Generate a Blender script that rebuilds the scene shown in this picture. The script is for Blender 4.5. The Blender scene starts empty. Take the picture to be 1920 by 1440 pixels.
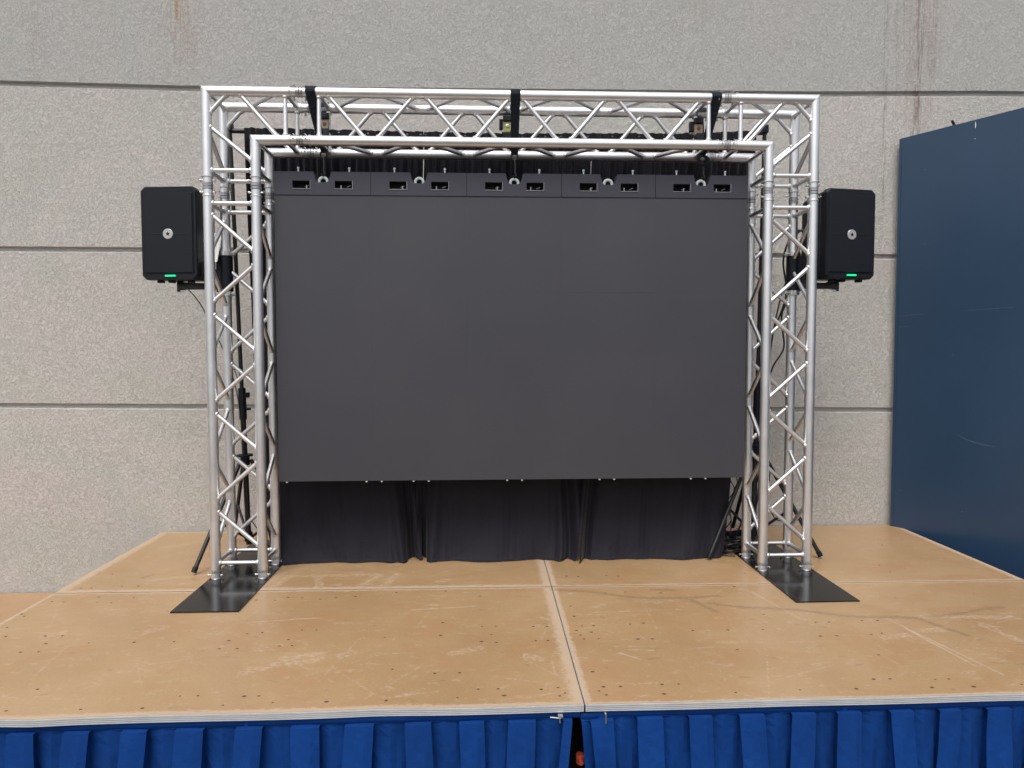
import bpy, bmesh, math, random
import numpy as np
from mathutils import Vector, Matrix
R = math.radians
random.seed(7)
rng = np.random.default_rng(7)
sc = bpy.context.scene
COL = sc.collection

# ------------------------------------------------------------ camera, sky, sun, exposure
def make_camera():
    f, cx, cy, cz, ya, pi, ro = 1347.0, -0.1617, -3.7397, 1.1829, 0.0371, -0.0469, -0.0012
    F = Vector((math.sin(ya)*math.cos(pi), math.cos(ya)*math.cos(pi), math.sin(pi)))
    Rt = Vector((math.cos(ya), -math.sin(ya), 0)); U = Rt.cross(F)
    R2 = math.cos(ro)*Rt + math.sin(ro)*U; U2 = -math.sin(ro)*Rt + math.cos(ro)*U
    cam = bpy.data.cameras.new('camera'); o = bpy.data.objects.new('camera', cam); COL.objects.link(o)
    m = Matrix.Identity(4)
    for i in range(3):
        m[i][0] = R2[i]; m[i][1] = U2[i]; m[i][2] = -F[i]; m[i][3] = (cx, cy, cz)[i]
    o.matrix_world = m
    cam.sensor_width = 36; cam.lens = f/1920*36; cam.clip_end = 400; cam.clip_start = .05
    sc.camera = o
make_camera()
SUN_EL, SUN_AZ = 58, 195          # azimuth clockwise from +y: light comes from behind the camera, high
w = bpy.data.worlds.new('World'); sc.world = w; w.use_nodes = True
nt = w.node_tree; nt.nodes.clear()
sky = nt.nodes.new('ShaderNodeTexSky'); sky.sky_type = 'NISHITA'; sky.sun_disc = False
sky.sun_elevation = R(SUN_EL); sky.sun_rotation = R(SUN_AZ); sky.air_density = 1.0; sky.dust_density = 4.0; sky.ozone_density = .6
hs = nt.nodes.new('ShaderNodeHueSaturation'); hs.inputs['Saturation'].default_value = .32
bg = nt.nodes.new('ShaderNodeBackground'); bg.inputs['Strength'].default_value = .13
wo = nt.nodes.new('ShaderNodeOutputWorld')
nt.links.new(sky.outputs[0], hs.inputs['Color']); nt.links.new(hs.outputs[0], bg.inputs['Color']); nt.links.new(bg.outputs[0], wo.inputs[0])
sl = bpy.data.lights.new('sun', 'SUN'); sl.energy = 1.0; sl.angle = R(25); sl.color = (1, .96, .9)
so = bpy.data.objects.new('sun', sl); COL.objects.link(so)
sd = Vector((math.sin(R(SUN_AZ))*math.cos(R(SUN_EL)), math.cos(R(SUN_AZ))*math.cos(R(SUN_EL)), math.sin(R(SUN_EL))))
so.rotation_euler = sd.to_track_quat('Z', 'Y').to_euler()
sc.view_settings.view_transform = 'Standard'; sc.view_settings.look = 'None'
sc.view_settings.exposure = 0.42; sc.view_settings.gamma = 1
sc.render.resolution_x = 1024; sc.render.resolution_y = 768

# ------------------------------------------------------------ helpers
def link(o, parent=None):
    COL.objects.link(o)
    if parent is not None: o.parent = parent
    return o
def tag(o, label=None, cat=None, group=None, kind=None):
    if label: o['label'] = label
    if cat: o['category'] = cat
    if group: o['group'] = group
    if kind: o['kind'] = kind
    return o
def thing(name, label, cat, loc=(0, 0, 0), rz=0, group=None):
    o = bpy.data.objects.new(name, None); o.location = loc; o.rotation_euler = (0, 0, rz); o.empty_display_size = .1
    link(o); return tag(o, label, cat, group)
def copy_tree(o, parent=None):
    c = o.copy(); COL.objects.link(c); c.parent = parent
    for ch in [x for x in bpy.data.objects if x.parent == o]: copy_tree(ch, c)
    return c

class MB:
    def __init__(s): s.v = []; s.f = []; s.sm = []; s.mi = []; s.m = 0
    def add(s, vs, fs, smooth=False):
        b = len(s.v); s.v += [tuple(p) for p in vs]
        for f in fs: s.f.append([b+i for i in f]); s.sm.append(smooth); s.mi.append(s.m)
    def box(s, c, d, rz=0, ch=0):
        cx, cy, cz = c; hx, hy, hz = d[0]/2, d[1]/2, d[2]/2
        bm = bmesh.new(); bmesh.ops.create_cube(bm, size=1)
        bmesh.ops.scale(bm, vec=d, verts=bm.verts)
        if ch: bmesh.ops.bevel(bm, geom=bm.edges[:], offset=ch, segments=2, affect='EDGES', profile=.6)
        M = Matrix.Translation(c) @ Matrix.Rotation(rz, 4, 'Z')
        bm.verts.ensure_lookup_table(); bm.verts.index_update()
        s.add([M @ v.co for v in bm.verts], [[v.index for v in f.verts] for f in bm.faces]); bm.free()
    def loft(s, rings, closed=True, caps=True, smooth=True):
        n = len(rings[0]); vs = [p for r in rings for p in r]; fs = []
        for i in range(len(rings)-1):
            for j in range(n if closed else n-1):
                k = (j+1) % n; fs.append([i*n+j, i*n+k, (i+1)*n+k, (i+1)*n+j])
        s.add(vs, fs, smooth)
        if caps and closed:
            s.add(rings[0], [list(range(n))[::-1]]); s.add(rings[-1], [list(range(n))])
    def frame(s, d, hint=None):
        d = d.normalized(); h = Vector(hint) if hint else (Vector((0, 0, 1)) if abs(d.z) < .9 else Vector((0, 1, 0)))
        a = h.cross(d).normalized(); return a, d.cross(a)
    def tube(s, p, q, r, n=14, r2=None, caps=True, mp=None, mq=None):
        # optional mitre planes (normals) at either end
        p, q = Vector(p), Vector(q); d = (q-p).normalized(); a, b = s.frame(d); r2 = r if r2 is None else r2
        rings = []
        for c, rr, mn in ((p, r, mp), (q, r2, mq)):
            ring = []
            for i in range(n):
                t = 2*math.pi*i/n; v = c + a*math.cos(t)*rr + b*math.sin(t)*rr
                if mn is not None:
                    mn_ = Vector(mn); v = v - d*((v-c).dot(mn_)/d.dot(mn_))
                ring.append(v)
            rings.append(ring)
        s.loft(rings, caps=caps)
    def lathe(s, p, d, prof, n=18):
        p, d = Vector(p), Vector(d).normalized(); a, b = s.frame(d)
        vr = [[p + d*t + a*math.cos(2*math.pi*i/n)*r + b*math.sin(2*math.pi*i/n)*r for i in range(n)] for t, r in prof]
        for i in range(len(vr)-1): s.loft([vr[i], vr[i+1]], caps=False)
        s.add(vr[0], [list(range(n))[::-1]]); s.add(vr[-1], [list(range(n))])
    def path(s, pts, r, n=8, flat=None):
        pts = [Vector(p) for p in pts]; rings = []; a = None
        for i, p in enumerate(pts):
            d = (pts[min(i+1, len(pts)-1)]-pts[max(i-1, 0)]).normalized()
            if a is None: a, b = s.frame(d)
            else:
                a = (a - d*a.dot(d)).normalized(); b = d.cross(a)
            rings.append([p + a*math.cos(2*math.pi*k/n)*r + b*math.sin(2*math.pi*k/n)*r for k in range(n)])
        s.loft(rings)
    def ribbon(s, pts, wd, w, th):
        # pts centre line, wd list of width directions, w list of widths
        rings = []
        for i, p in enumerate(pts):
            p = Vector(p); d = (Vector(pts[min(i+1, len(pts)-1)])-Vector(pts[max(i-1, 0)])).normalized()
            u = Vector(wd[i]); u = (u-d*u.dot(d)).normalized(); nn = d.cross(u)
            rings.append([p+u*w[i]/2+nn*th/2, p-u*w[i]/2+nn*th/2, p-u*w[i]/2-nn*th/2, p+u*w[i]/2-nn*th/2])
        s.loft(rings, smooth=False)
    def torus(s, c, axis, Rr, r, n=20, m=8, t0=0, t1=2*math.pi):
        axis = Vector(axis).normalized(); a, b = s.frame(axis); c = Vector(c)
        full = abs(t1-t0-2*math.pi) < 1e-6; rings = []
        for i in range(n+1):
            t = t0+(t1-t0)*i/n; e = a*math.cos(t)+b*math.sin(t)
            rings.append([c+e*(Rr+r*math.cos(2*math.pi*k/m))+axis*r*math.sin(2*math.pi*k/m) for k in range(m)])
        s.loft(rings, caps=not full)
    def grid(s, P, smooth=True):
        h, w_ = len(P), len(P[0]); s.add([p for r in P for p in r], [[i*w_+j, i*w_+j+1, (i+1)*w_+j+1, (i+1)*w_+j] for i in range(h-1) for j in range(w_-1)], smooth)
    def build(s, name, mats, parent=None, **kw):
        me = bpy.data.meshes.new(name); me.from_pydata(s.v, [], s.f)
        me.polygons.foreach_set('use_smooth', s.sm); me.polygons.foreach_set('material_index', s.mi)
        for m in (mats if isinstance(mats, (list, tuple)) else [mats]): me.materials.append(m)
        bm = bmesh.new(); bm.from_mesh(me)
        if kw.pop('fixn', True): bmesh.ops.recalc_face_normals(bm, faces=bm.faces)
        bm.to_mesh(me); bm.free(); me.update()
        o = bpy.data.objects.new(name, me); link(o, parent); return tag(o, **kw)

# ------------------------------------------------------------ materials
class NT:
    def __init__(s, name, rough=.5, metal=0, color=None):
        s.m = bpy.data.materials.new(name); s.m.use_nodes = True; s.t = s.m.node_tree
        s.b = s.t.nodes['Principled BSDF']; s.b.inputs['Roughness'].default_value = rough; s.b.inputs['Metallic'].default_value = metal
        if color: s.b.inputs['Base Color'].default_value = (*color, 1)
    def n(s, typ, **kw):
        x = s.t.nodes.new(typ)
        for k, v in kw.items():
            if k in x.inputs.keys(): 
                x.inputs[k].default_value = v
            else: setattr(x, k, v)
        return x
    def l(s, a, b): s.t.links.new(a, b)
    def coord(s, scale=(1, 1, 1), obj=False, rot=(0, 0, 0)):
        m = s.n('ShaderNodeMapping'); m.inputs['Scale'].default_value = scale; m.inputs['Rotation'].default_value = rot
        if obj: s.l(s.n('ShaderNodeTexCoord').outputs['Object'], m.inputs[0])
        else: s.l(s.n('ShaderNodeNewGeometry').outputs['Position'], m.inputs[0])
        return m.outputs[0]
    def noise(s, vec, scale, detail=4, rough=.55, dist=0, out='Fac'):
        x = s.n('ShaderNodeTexNoise'); x.inputs['Scale'].default_value = scale; x.inputs['Detail'].default_value = detail
        x.inputs['Roughness'].default_value = rough; x.inputs['Distortion'].default_value = dist; s.l(vec, x.inputs['Vector']); return x.outputs[out]
    def ramp(s, fac, stops, interp='LINEAR'):
        x = s.n('ShaderNodeValToRGB'); x.color_ramp.interpolation = interp; e = x.color_ramp.elements
        while len(e) < len(stops): e.new(.5)
        for i, (p, c) in enumerate(stops):
            e[i].position = p; e[i].color = (*c, 1) if isinstance(c, tuple) else (c, c, c, 1)
        s.l(fac, x.inputs[0]); return x.outputs[0]
    def mix(s, fac, a, b, typ='MIX'):
        x = s.n('ShaderNodeMix'); x.data_type = 'RGBA'; x.blend_type = typ
        for v, i in ((fac, 0), (a, 6), (b, 7)):
            if isinstance(v, (int, float)): x.inputs[i].default_value = v
            elif isinstance(v, tuple): x.inputs[i].default_value = (*v, 1)
            else: s.l(v, x.inputs[i])
        return x.outputs[2]
    def math(s, op, a, b=0., c=None, clamp=False):
        x = s.n('ShaderNodeMath'); x.operation = op; x.use_clamp = clamp
        for i, v in enumerate((a, b, c)):
            if v is None: continue
            if isinstance(v, (int, float)): x.inputs[i].default_value = v
            else: s.l(v, x.inputs[i])
        return x.outputs[0]
    def bump(s, h, strength=.3, dist=.01):
        x = s.n('ShaderNodeBump'); x.inputs['Strength'].default_value = strength; x.inputs['Distance'].default_value = dist
        s.l(h, x.inputs['Height']); s.l(x.outputs[0], s.b.inputs['Normal'])
    def col(s, c): s.l(c, s.b.inputs['Base Color']); return s
    def rgh(s, c): s.l(c, s.b.inputs['Roughness']); return s

def mat_aluminium():
    t = NT('aluminium_tube', .34, 1); v = t.coord((1, 1, 1))
    n = t.noise(v, 9, 5, .6); n2 = t.noise(v, 60, 3)
    t.col(t.ramp(n, [(.3, (.76, .76, .77)), (.7, (.83, .83, .84))]))
    t.rgh(t.math('ADD', t.math('MULTIPLY', n, .12), t.math('MULTIPLY_ADD', n2, .05, .35)))
    return t.m
def mat_wall():
    t = NT('stucco', .92); v = t.coord()
    big = t.noise(v, .9, 3, .5); med = t.noise(v, 3.2, 5, .6, .6)
    c = t.ramp(big, [(.36, (.56, .505, .49)), (.46, (.51, .505, .47)), (.54, (.56, .52, .50)), (.64, (.52, .51, .48))])
    c = t.mix(t.ramp(med, [(.35, 0.), (.7, .5)]), c, (.50, .495, .45))
    # stucco worm texture
    wv = t.n('ShaderNodeTexNoise'); wv.inputs['Scale'].default_value = 52; wv.inputs['Detail'].default_value = 3; wv.inputs['Distortion'].default_value = 1.1
    t.l(t.coord((1, 1, 1.25)), wv.inputs['Vector'])
    ridge = t.math('ABSOLUTE', t.math('SUBTRACT', wv.outputs['Fac'], .5))
    line = t.ramp(ridge, [(0., 0.), (.035, 1.)])
    fine = t.noise(v, 120, 4, .65)
    h = t.math('ADD', t.math('MULTIPLY', line, .35), t.math('ADD', t.math('MULTIPLY', wv.outputs['Fac'], 1.0), t.math('MULTIPLY', fine, .35)))
    c = t.mix(t.math('MULTIPLY', t.math('SUBTRACT', 1., line), .26), c, (.2, .185, .165))
    c = t.mix(t.math('MULTIPLY', t.ramp(fine, [(.35, 1.), (.5, 0.)]), .18), c, (.2, .19, .17))
    # water streaks and rust, each with its own place on the wall
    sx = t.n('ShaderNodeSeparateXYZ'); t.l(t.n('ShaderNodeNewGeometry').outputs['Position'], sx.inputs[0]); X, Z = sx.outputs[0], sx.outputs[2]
    wob = t.math('MULTIPLY', t.math('SUBTRACT', t.noise(t.coord((1, 1, 4)), 3, 3), .5), .05)
    sn = t.noise(t.coord((60, 1, 2.5)), 1.4, 5, .7)
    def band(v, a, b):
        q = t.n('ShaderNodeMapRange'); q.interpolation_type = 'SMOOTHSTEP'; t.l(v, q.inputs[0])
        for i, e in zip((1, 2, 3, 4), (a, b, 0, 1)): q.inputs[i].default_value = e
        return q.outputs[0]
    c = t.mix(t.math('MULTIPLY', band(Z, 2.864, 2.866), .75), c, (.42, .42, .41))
    c = t.mix(t.math('MULTIPLY', band(t.math('ADD', t.math('MULTIPLY', Z, -1), t.math('MULTIPLY', med, .5)), -.3, .4), .35), c, (.44, .41, .37))
    def streak(x0, wd, z0, z1, amt, col, c):
        d = t.math('ABSOLUTE', t.math('SUBTRACT', t.math('ADD', X, wob), x0))
        m = t.n('ShaderNodeMapRange'); m.interpolation_type = 'SMOOTHSTEP'; t.l(d, m.inputs[0])
        for i, q in zip((1, 2, 3, 4), (0, wd, 1, 0)): m.inputs[i].default_value = q
        zz = t.n('ShaderNodeMapRange'); zz.interpolation_type = 'SMOOTHSTEP'; t.l(Z, zz.inputs[0])
        for i, q in zip((1, 2, 3, 4), (z0, z1, 0, 1)): zz.inputs[i].default_value = q
        k = t.math('MULTIPLY', t.math('MULTIPLY', m.outputs[0], zz.outputs[0]), t.math('MULTIPLY', t.ramp(sn, [(.42, 0.), (.62, 1.)]), amt))
        return t.mix(k, c, col)
    for a in ((2.705, .04, 2.35, 2.7, .9, (.10, .07, .06)), (2.71, .2, 2.0, 2.9, .5, (.33, .22, .19)), (2.48, .025, .9, 2.6, .6, (.17, .145, .125)), (2.80, .03, 2.7, 3.3, .45, (.2, .15, .13)), (1.2, .3, 2.9, 3.5, .25, (.3, .25, .2)),
              (2.60, .02, 2.9, 3.5, .4, (.15, .13, .11)), (-2.11, .07, 3.1, 3.35, .9, (.42, .27, .1)), (-2.08, .18, 2.6, 3.3, .5, (.34, .24, .19)),
              (.69, .012, 3.25, 3.4, .7, (.6, .6, .58)), (2.55, .03, -1.2, 1.8, .25, (.2, .17, .14)), (-3.0, .1, 2.6, 3.4, .2, (.28, .2, .17))):
        c = streak(*a[:5], a[5], c)
    t.col(c); t.bump(h, .8, .008); return t.m
def mat_deck():
    t = NT('plywood_deck', .38); v = t.coord()
    big = t.noise(v, 1.6, 4, .55, .4); gr = t.noise(t.coord((2.2, 14, 1)), 3.5, 6, .65, .5); fine = t.noise(t.coord((8, 30, 1)), 9, 4, .7)
    c = t.ramp(big, [(.3, (.355, .222, .108)), (.5, (.41, .265, .135)), (.7, (.455, .305, .172))])
    c = t.mix(t.ramp(gr, [(.35, 0.), (.75, .45)]), c, (.40, .245, .128))
    c = t.mix(t.math('MULTIPLY', t.ramp(fine, [(.48, 0.), (.68, 1.)]), .38), c, (.54, .39, .24))
    fd = t.noise(t.coord((5, 16, 1)), 14, 5, .75)
    c = t.mix(t.math('MULTIPLY', t.ramp(fd, [(.56, 0.), (.7, 1.)]), .45), c, (.27, .165, .09))
    st = t.noise(t.coord((1.2, 1.6, 1)), 2.3, 5, .6, .8)
    c = t.mix(t.math('MULTIPLY', t.ramp(st, [(.50, 0.), (.62, 1.)]), .5), c, (.40, .225, .11))
    c = t.mix(t.math('MULTIPLY', t.ramp(t.noise(t.coord((6, 10, 1)), 2.1, 7, .8), [(.56, 0.), (.64, 1.)]), .5), c, (.55, .41, .27))
    rag = t.noise(t.coord((10, 24, 1)), 4, 6, .75)
    def att(nm):
        a = t.n('ShaderNodeAttribute'); a.attribute_name = nm; return a.outputs['Fac']
    def mask(a, lo, hi, k):
        return t.math('MULTIPLY', t.ramp(t.math('ADD', a, t.math('MULTIPLY', t.math('SUBTRACT', rag, .5), 2.6)), [(lo, 0.), (hi, 1.)]), k)
    wear = t.math('MULTIPLY', mask(att('wear'), .42, .6, .8), t.ramp(att('wear'), [(.02, 0.), (.12, 1.)]))
    c = t.mix(wear, c, (.53, .40, .29))
    dark = t.math('MULTIPLY', mask(att('scuff'), .35, .75, .40), t.ramp(att('scuff'), [(.02, 0.), (.2, 1.)]))
    c = t.mix(dark, c, (.17, .115, .08))
    spk = t.n('ShaderNodeTexVoronoi'); spk.inputs['Scale'].default_value = 26; t.l(t.coord((1, 2, 1)), spk.inputs['Vector'])
    c = t.mix(t.math('MULTIPLY', t.ramp(spk.outputs['Distance'], [(.03, 1.), (.09, 0.)]), t.ramp(big, [(.45, 0.), (.6, .6)])), c, (.2, .13, .08))
    t.col(c)
    t.rgh(t.math('ADD', t.math('MULTIPLY_ADD', wear, .3, .20), t.math('MULTIPLY', big, .26)))
    t.b.inputs['Specular IOR Level'].default_value = .5
    t.bump(t.math('ADD', fine, t.math('MULTIPLY', gr, .6)), .12, .002); return t.m
def mat_simple(name, c, rough, metal=0, var=.12, sc_=8, bump=0, spec=.5):
    t = NT(name, rough, metal); t.b.inputs['Specular IOR Level'].default_value = spec; v = t.coord(); n = t.noise(v, sc_, 5, .6)
    t.col(t.ramp(n, [(.3, tuple(x*(1-var) for x in c)), (.7, tuple(min(1, x*(1+var)) for x in c))]))
    if bump: t.bump(t.noise(v, sc_*20, 3), bump, .002)
    return t.m
def mat_cloth(name, c, rough, sheen=.3, wv=900):
    t = NT(name, rough); t.b.inputs['Specular IOR Level'].default_value = .2; v = t.coord(); n = t.noise(v, 3, 4, .6)
    t.col(t.ramp(n, [(.3, tuple(x*.85 for x in c)), (.7, tuple(x*1.15 for x in c))]))
    t.b.inputs['Sheen Weight'].default_value = sheen; t.b.inputs['Sheen Roughness'].default_value = .4
    t.bump(t.math('ADD', t.noise(v, 22, 4), t.math('MULTIPLY', t.noise(t.coord((1, 1, .35)), 14, 3, .5, 1.), 1.5)), .4, .008); return t.m
def mat_grille():
    t = NT('perforated_grille', .5)
    v = t.coord((1, 1, 1), obj=True); vo = t.n('ShaderNodeTexVoronoi'); vo.inputs['Scale'].default_value = 150; vo.inputs['Randomness'].default_value = 0
    t.l(v, vo.inputs['Vector'])
    k = t.ramp(vo.outputs['Distance'], [(.25, 0.), (.4, 1.)])
    t.col(t.mix(k, (.0042, .0052, .0085), (.0062, .008, .014))); t.b.inputs['Specular IOR Level'].default_value = .3; return t.m
def mat_navy():
    t = NT('navy_paint', .42); v = t.coord()
    n = t.noise(v, 1.4, 4); s = t.noise(t.coord((9, 9, .6)), 4, 5, .7)
    t.col(t.mix(t.ramp(s, [(.6, 0.), (.8, .15)]), t.ramp(n, [(.3, (.019, .047, .098)), (.7, (.023, .057, .116))]), (.1, .14, .2)))
    t.b.inputs['Specular IOR Level'].default_value = .65; t.rgh(t.math('MULTIPLY_ADD', n, .12, .26)); t.bump(t.noise(v, 40, 3), .04, .003); return t.m
def mat_steel():
    t = NT('black_steel_plate', .24); v = t.coord(); n = t.noise(v, 5, 5, .6); t.b.inputs['Specular IOR Level'].default_value = .28; s = t.noise(t.coord((40, 6, 1)), 4, 4, .7)
    t.col(t.mix(t.ramp(s, [(.66, 0.), (.8, .3)]), (.007, .007, .008), (.05, .05, .055)))
    t.rgh(t.math('MULTIPLY_ADD', n, .16, .08)); return t.m
def mat_led():
    t = NT('led_face', .55); v = t.coord(); n = t.noise(v, 1.2, 3)
    oi = t.n('ShaderNodeObjectInfo'); k = t.math('MULTIPLY_ADD', oi.outputs['Random'], .015, .99)
    c = t.ramp(n, [(.3, (.037, .037, .048)), (.7, (.046, .045, .054))])
    t.col(t.mix(1., c, k, 'MULTIPLY'))
    return t.m
def emit(name, c, s):
    t = NT(name, .4, 0, c); t.b.inputs['Emission Color'].default_value = (*c, 1); t.b.inputs['Emission Strength'].default_value = s; return t.m

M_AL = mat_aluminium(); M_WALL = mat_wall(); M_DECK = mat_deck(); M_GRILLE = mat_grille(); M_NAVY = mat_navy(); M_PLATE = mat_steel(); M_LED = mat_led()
M_HOLE = mat_simple('screw_recess', (.15, .085, .048), .9, spec=0)
M_SCR = mat_simple('scratched_paint', (.08, .13, .20), .5)
M_SLV = mat_simple('machined_sleeve', (.72, .72, .73), .3, .75, .05)
M_PIN = mat_simple('zinc_pin', (.6, .6, .6), .3, 1)
M_TRIM = mat_simple('anodised_trim', (.58, .58, .585), .4, .15, .1, 12)
M_TRIMD = mat_simple('trim_groove', (.10, .10, .11), .6)
M_HEAD = mat_simple('header_paint', (.034, .034, .050), .5, 0, .06)
M_BLACK = mat_simple('black_plastic', (.0055, .007, .012), .5, 0, .15, spec=.3)
M_BSTEEL = mat_simple('black_painted_pole', (.012, .012, .014), .35, 0, .2)
M_DARK = mat_simple('dark_void', (.006, .006, .007), .8)
M_WHITE = mat_simple('white_steel', (.75, .8, .8), .35, 0, .05)
M_LIP = mat_simple('grey_lip', (.25, .25, .27), .5)
M_WEB = mat_cloth('black_webbing', (.010, .013, .02), .7, .1)
M_DRAPE = mat_cloth('black_drape', (.0115, .0108, .0168), .7, .1)
M_SKIRT = mat_cloth('blue_skirt', (.002, .039, .192), .85, 0)
M_RATW = mat_simple('tan_ratchet', (.30, .23, .17), .5)
M_RATY = mat_simple('yellow_zinc', (.33, .34, .13), .45, .4)
M_BADGE = mat_simple('badge_silver', (.46, .46, .47), .3, .3)
M_GREEN = emit('green_power_light', (.0, .75, .28), .8)
M_GROUND = mat_simple('asphalt', (.075, .073, .07), .9, 0, .25, 3, .4)
M_LOW = mat_simple('lower_deck_ply', (.42, .265, .15), .5, 0, .08, 3)
M_RED = mat_simple('red_clamp', (.6, .09, .05), .5)
M_STANDIN = mat_simple('stand_in_white', (.88, .88, .87), .5, 0, .02)  # only for the added card, kept very pale so it reads bright
M_WOOD = mat_simple('frame_wood', (.3, .2, .12), .7)

# ------------------------------------------------------------ the setting
g = MB(); g.grid([[(x, y, -.61) for x in (-60, -6, 6, 60)] for y in (-90, -6, 1.6)], False)
g.build('ground', M_GROUND, kind='structure')

YW = .992
def wall():
    # one sheet with three real recessed joints; joints follow their slightly uneven course
    J = [(2.8647, [(-6, .0), (-3.3, .006), (-2.07, -.014), (2.0, -.002), (3.1, .016), (6, .02)]),
         (1.8215, [(-6, .012), (-3.3, .010), (-2.3, .007), (2.45, -.017), (6, -.03)]),
         (.8085, [(-6, .03), (-3.3, .0215), (-1.9, .008), (2.45, -.031), (6, -.05)])]
    xs = list(np.arange(-6, 6.01, .1))
    def jz(j, x): return J[j][0]+float(np.interp(x, [a for a, b in J[j][1]], [b for a, b in J[j][1]]))
    rows = []
    prof = [(.021, 0), (.0165, .010), (.0150, .022), (-.0135, .022), (-.0160, .008), (-.0215, 0)]
    def edge(zf, y=YW): rows.append([(x, y, zf(x)) for x in xs])
    edge(lambda x: 5.2)
    for j in range(3):
        for dz, dy in prof:
            rows.append([(x, YW+dy, jz(j, x)+dz*.88+.0012*math.sin(x*37+dz*900)) for x in xs])
    edge(lambda x: -.61)
    m = MB()
    for a, b in zip(rows[:-1], rows[1:]): m.grid([a, b], False)
    m.add([(-6, YW, 5.2), (6, YW, 5.2), (6, YW+.3, 5.2), (-6, YW+.3, 5.2)], [[0, 1, 2, 3]])
    m.add([(-6, YW+.3, 5.2), (6, YW+.3, 5.2), (6, YW+.3, -.61), (-6, YW+.3, -.61)], [[0, 1, 2, 3]])
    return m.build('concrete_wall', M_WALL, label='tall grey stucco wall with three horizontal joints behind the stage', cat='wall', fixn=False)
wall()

def blue_panel():
    root = thing('partition_wall', 'tall navy blue painted partition standing at the right end of the stage', 'partition', (2.561, .942, -.61))
    d = Vector((.4963, -.8681, 0)); n = Vector((.8681, .4963, 0)); H = 2.565+.61
    def P(s, z, o=0): return d*s+n*o+Vector((0, 0, z))
    m = MB()
    L = 4.2
    ja = [(0, H), (0, 1.55), (.004, 1.53), (.004, 0)]
    front = [P(0, 0), P(L, 0), P(L, H-.01), P(0, H)]
    m.add([P(0, 0), P(L, 0), P(L, H), P(0, H), P(0, 0, .05), P(L, 0, .05), P(L, H, .05), P(0, H, .05)],
          [[0, 1, 2, 3], [4, 7, 6, 5], [0, 3, 7, 4], [3, 2, 6, 7], [1, 5, 6, 2], [0, 4, 5, 1]])
    m.build('panel', M_NAVY, root)
    e = MB(); e.add([P(-.004, 0, -.003), P(.012, 0, -.003), P(.012, H-.002, -.003), P(-.004, H-.002, -.003), P(-.004, 0, .052), P(.012, 0, .052), P(.012, H-.002, .052), P(-.004, H-.002, .052)],
                    [[0, 1, 2, 3], [0, 3, 7, 4], [1, 5, 6, 2], [4, 7, 6, 5], [3, 2, 6, 7]]); e.build('edge_strip', M_NAVY, root)
    p = MB(); c = P(.34, H+.012, .02); p.tube(c+Vector((-.035, -.01, .012)), c+Vector((.01, .02, -.02)), .008, 8); p.build('peg', M_BSTEEL, root)
    s = MB(); c = P(.46, 2.535+.61, -.0015)
    s.ribbon([c+Vector((0, 0, -.02)), c+Vector((.001, 0, 0)), c+Vector((0, 0, .018))], [d]*3, [.003, .006, .002], .001)
    c = P(.46, 2.45+.61, -.0015); s.ribbon([c, c+Vector((0, 0, .005))], [d]*2, [.004, .004], .001)
    s.build('paint_chip', M_WHITE, root)
    def scr(pts, w0):
        s = MB(); n_ = len(pts); s.ribbon([P(a, z+.61, -.0012) for a, z in pts], [Vector((0, 0, 1))]*n_, [w0*(.3+1.2*math.sin(math.pi*(i+.3)/n_)) for i in range(n_)], .0006); s.build('scratch', M_SCR, root)
    scr([(.40, .66), (.45, .635), (.50, .62), (.56, .61), (.62, .605)], .003)
    scr([(.03, 1.405), (.10, 1.41), (.18, 1.412)], .002); scr([(.40, 1.42), (.55, 1.425), (.7, 1.43)], .002); scr([(.02, 1.33), (.05, 1.335), (.09, 1.333)], .002)
    for a, z in ((.16, 2.33), (.17, 1.86), (.36, 1.15), (.44, .18), (.05, .25), (.75, 2.0)): scr([(a, z), (a+.006, z+.001), (a+.012, z)], .004)
    for z, h in ((1.39, .02), (1.30, .012), (.9, .01), (1.87, .012), (2.2, .01)):
        s = MB(); s.ribbon([P(-.0045, z+.61, .01), P(-.0045, z+h+.61, .012)], [n]*2, [.012, .006], .002); s.build('paint_chip', M_SCR, root)
blue_panel()

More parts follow.
